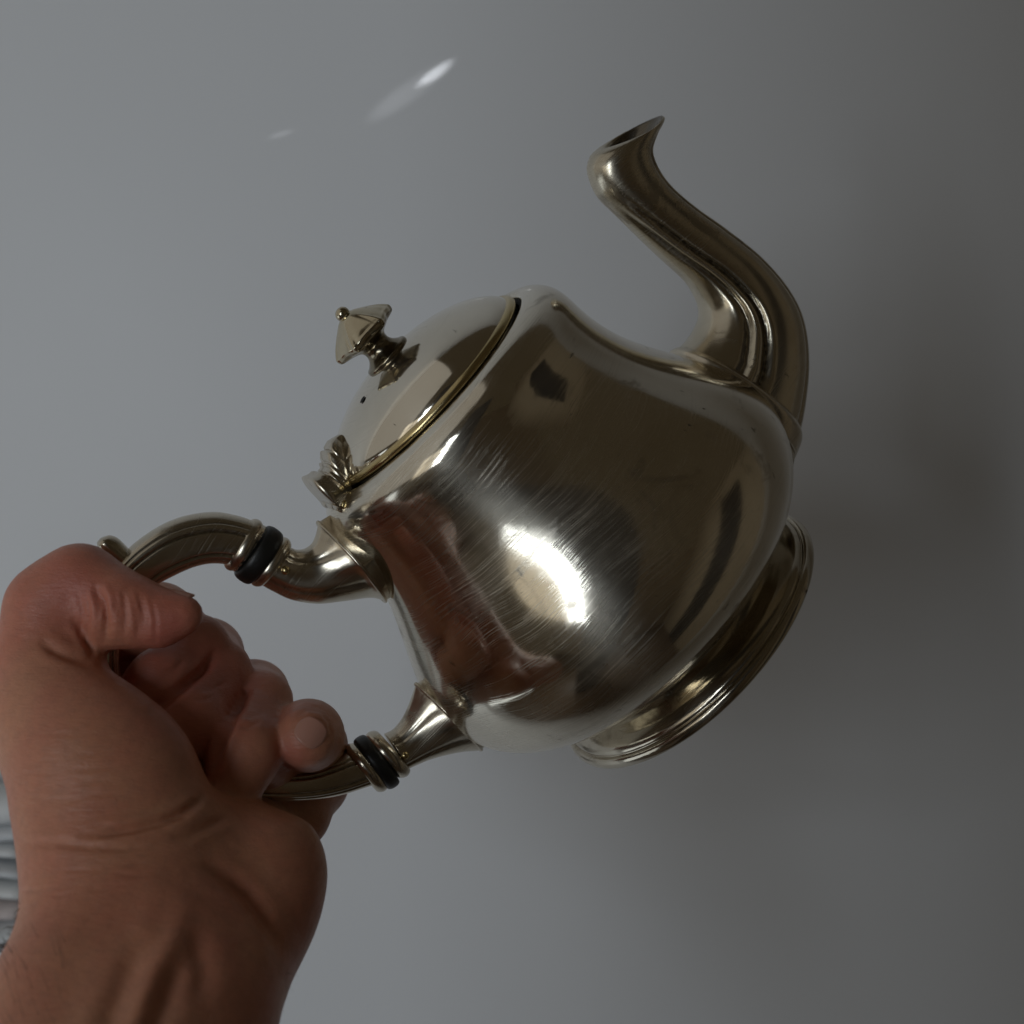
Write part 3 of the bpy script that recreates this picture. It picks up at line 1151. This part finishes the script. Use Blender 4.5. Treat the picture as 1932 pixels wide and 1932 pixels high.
def nail(center, out, along, L, W, name='fingernail', curv=0.35):
    """a thin curved plate: out = outward normal, along = towards the free edge"""
    out = Vector(out).normalized()
    al = Vector(along)
    al = (al - out * al.dot(out)).normalized()
    sd = out.cross(al)
    nu, nv = 15, 15
    V, Fc = [], []
    for lay in (0, 1):
        for i in range(nu):
            for j in range(nv):
                a_ = (i / (nu - 1)) * 2 - 1
                b_ = (j / (nv - 1)) * 2 - 1
                # squircle mapping for rounded corners
                xx = a_ * math.sqrt(1 - 0.42 * b_ * b_)
                yy = b_ * math.sqrt(1 - 0.42 * a_ * a_)
                h_ = -curv * W * xx * xx - 0.10 * L * yy * yy - (0.0004 if lay else 0.0) * (1 - 0.0 * abs(b_))
                V.append(Vector(center) + sd * (xx * W) + al * (yy * L) + out * h_)
    for lay in (0, 1):
        o_ = lay * nu * nv
        for i in range(nu - 1):
            for j in range(nv - 1):
                q_ = (o_ + i * nv + j, o_ + i * nv + j + 1, o_ + (i + 1) * nv + j + 1, o_ + (i + 1) * nv + j)
                Fc.append(q_ if lay == 0 else q_[::-1])
    bd = [(i, 0) for i in range(nu)] + [(nu - 1, j) for j in range(1, nv)] + [(i, nv - 1) for i in range(nu - 2, -1, -1)] + [(0, j) for j in range(nv - 2, 0, -1)]
    for (i, j), (k_, m_) in zip(bd, bd[1:] + bd[:1]):
        Fc.append((i * nv + j, k_ * nv + m_, nu * nv + k_ * nv + m_, nu * nv + i * nv + j))
    me_ = recalc(mesh(name, [v - Vector(base) for v in V], Fc))
    return obj(name, me_, M_NAIL, hand_o)


def surf_at(u_, v_):
    """nearest point of the hand surface to the camera along the ray at (u, v)"""
    d2 = np.abs(uvp[:, 0] - u_) + np.abs(uvp[:, 1] - v_)
    m = np.where((d2 < 16) & (HN[:, 1] < 0.1))[0]
    if len(m) == 0:
        m = np.array([d2.argmin()])
    i = m[HV[m, 1].argmin()]
    return HV[i], HN[i]


p_, n_ = surf_at(592, 1372)
nail(p_ + 0.0003 * n_, n_, (-0.62, 0.0, -0.75), 0.0034, 0.0037)
m_ = np.where((np.abs(uvp[:, 0] - 334) < 8) & (uvp[:, 1] > 1085) & (uvp[:, 1] < 1185) & (HV[:, 1] < 0.33))[0]
p_ = HV[m_[HV[m_, 2].argmax()]]
nail(p_ + np.array([0.0, 0.0, 0.0002]), (0.16, -0.10, 1.0), (1, -0.05, -0.20), 0.0050, 0.0042)

# a few dark arm hairs along the wrist
random.seed(4)
hv, hf = [], []
left = [(50, 1702), (46, 1725), (40, 1742), (28, 1760), (14, 1780), (2, 1796)]


def strand(p0, p1, p2, r):
    n0 = len(hv)
    for i in range(7):
        t = i / 6
        q_ = (1 - t) ** 2 * p0 + 2 * t * (1 - t) * p1 + t * t * p2
        rr = r * (1 - 0.8 * t)
        for j in range(3):
            an = j * 2.0944
            hv.append(q_ + np.array([math.cos(an) * rr, 0.3 * rr * math.sin(an), math.sin(an) * rr]) - base)
    for i in range(6):
        for j in range(3):
            k_ = (j + 1) % 3
            hf.append((n0 + i * 3 + j, n0 + i * 3 + k_, n0 + i * 3 + 3 + k_, n0 + i * 3 + 3 + j))


for i in range(46):
    t = random.random() * (len(left) - 1)
    k_ = int(t)
    f_ = t - k_
    u0 = left[k_][0] * (1 - f_) + left[k_ + 1][0] * f_ + random.uniform(2, 14)
    v0 = left[k_][1] * (1 - f_) + left[k_ + 1][1] * f_
    d0 = 0.283
    L = random.uniform(25, 62)
    an = random.uniform(1.8, 2.7)
    du, dv = math.cos(an) * L * 0.75, -math.sin(an) * L * random.uniform(-0.6, 0.9)
    b0 = P3(u0, v0, d0)
    b1 = P3(u0 + du * 0.7 - 6, v0 + dv * 0.2, d0 - 0.002)
    b2 = P3(u0 + du, v0 + dv + random.uniform(8, 30), d0 - 0.003)
    strand(b0, b1, b2, 0.00011)
for i in range(60):
    u0, v0 = random.uniform(10, 130), random.uniform(1750, 1925)
    p_, n_ = surf_at(u0, v0)
    an = random.uniform(0.6, 1.4)
    L = random.uniform(0.003, 0.007)
    t_ = np.array([-math.cos(an) * 0.5, 0, math.sin(an)]) * L * random.choice((-1, -1, 1))
    strand(p_ - n_ * 0.0003, p_ + n_ * 0.0009 + t_ * 0.5, p_ + n_ * 0.0006 + t_, 0.00005)
for u0, v0 in ((540, 1838), (530, 1865), (522, 1880), (514, 1905)):
    b0 = P3(u0 - 8, v0, 0.288)
    strand(b0, P3(u0 + 10, v0 - 4, 0.287), P3(u0 + 24, v0 + 4, 0.287), 0.00004)
hme = mesh('arm_hair', hv, hf)
ho = obj('arm_hair', hme, M_HAIR, hand_o)
ho['kind'] = 'stuff'

# ------------------------------------------------------------------ folded linen at the left, against the wall
bands = [((0.78, 0.79, 0.79), 1478, 1545), ((0.70, 0.72, 0.74), 1545, 1580), ((0.80, 0.81, 0.81), 1580, 1612), ((0.72, 0.74, 0.76), 1612, 1640), ((0.80, 0.81, 0.80), 1640, 1676), ((0.66, 0.58, 0.56), 1676, 1715), ((0.62, 0.64, 0.65), 1715, 1775)]
linen = bpy.data.objects.new('folded_linen', None)
COL.objects.link(linen)
d_ = WALL_Y - 0.03
linen.location = P3(-100, 1790, d_)
linen.empty_display_size = 0.02
tag(linen, 'stack of folded pale linen beside the wrist at the white wall', 'linen')
for i, (colr, v0, v1) in enumerate(bands):
    A, B = P3(-330, v0, d_), P3(86 + 6 * math.sin(i * 2.3), v1, d_)
    hgt = (A[2] - B[2]) / 2
    zc = (A[2] + B[2]) / 2
    rings = []
    for x_ in np.linspace(A[0], B[0], 24):
        th = np.linspace(0, 2 * math.pi, 20, endpoint=False)
        wob = 0.0015 * math.sin(x_ * 90 + i)
        e_ = 1.0 if x_ < B[0] - 1e-6 else 0.75
        rings.append(np.c_[np.full(20, x_), d_ + 0.001 * (i % 3) + 0.022 * e_ * np.sign(np.cos(th)) * np.abs(np.cos(th)) ** 0.6, zc + wob + hgt * 1.0 * e_ * np.sin(th)])
    me = rings_mesh('fold', [r_ - np.array(linen.location) for r_ in rings])
    obj('fold', me, cloth('linen_%d' % i, colr), linen)
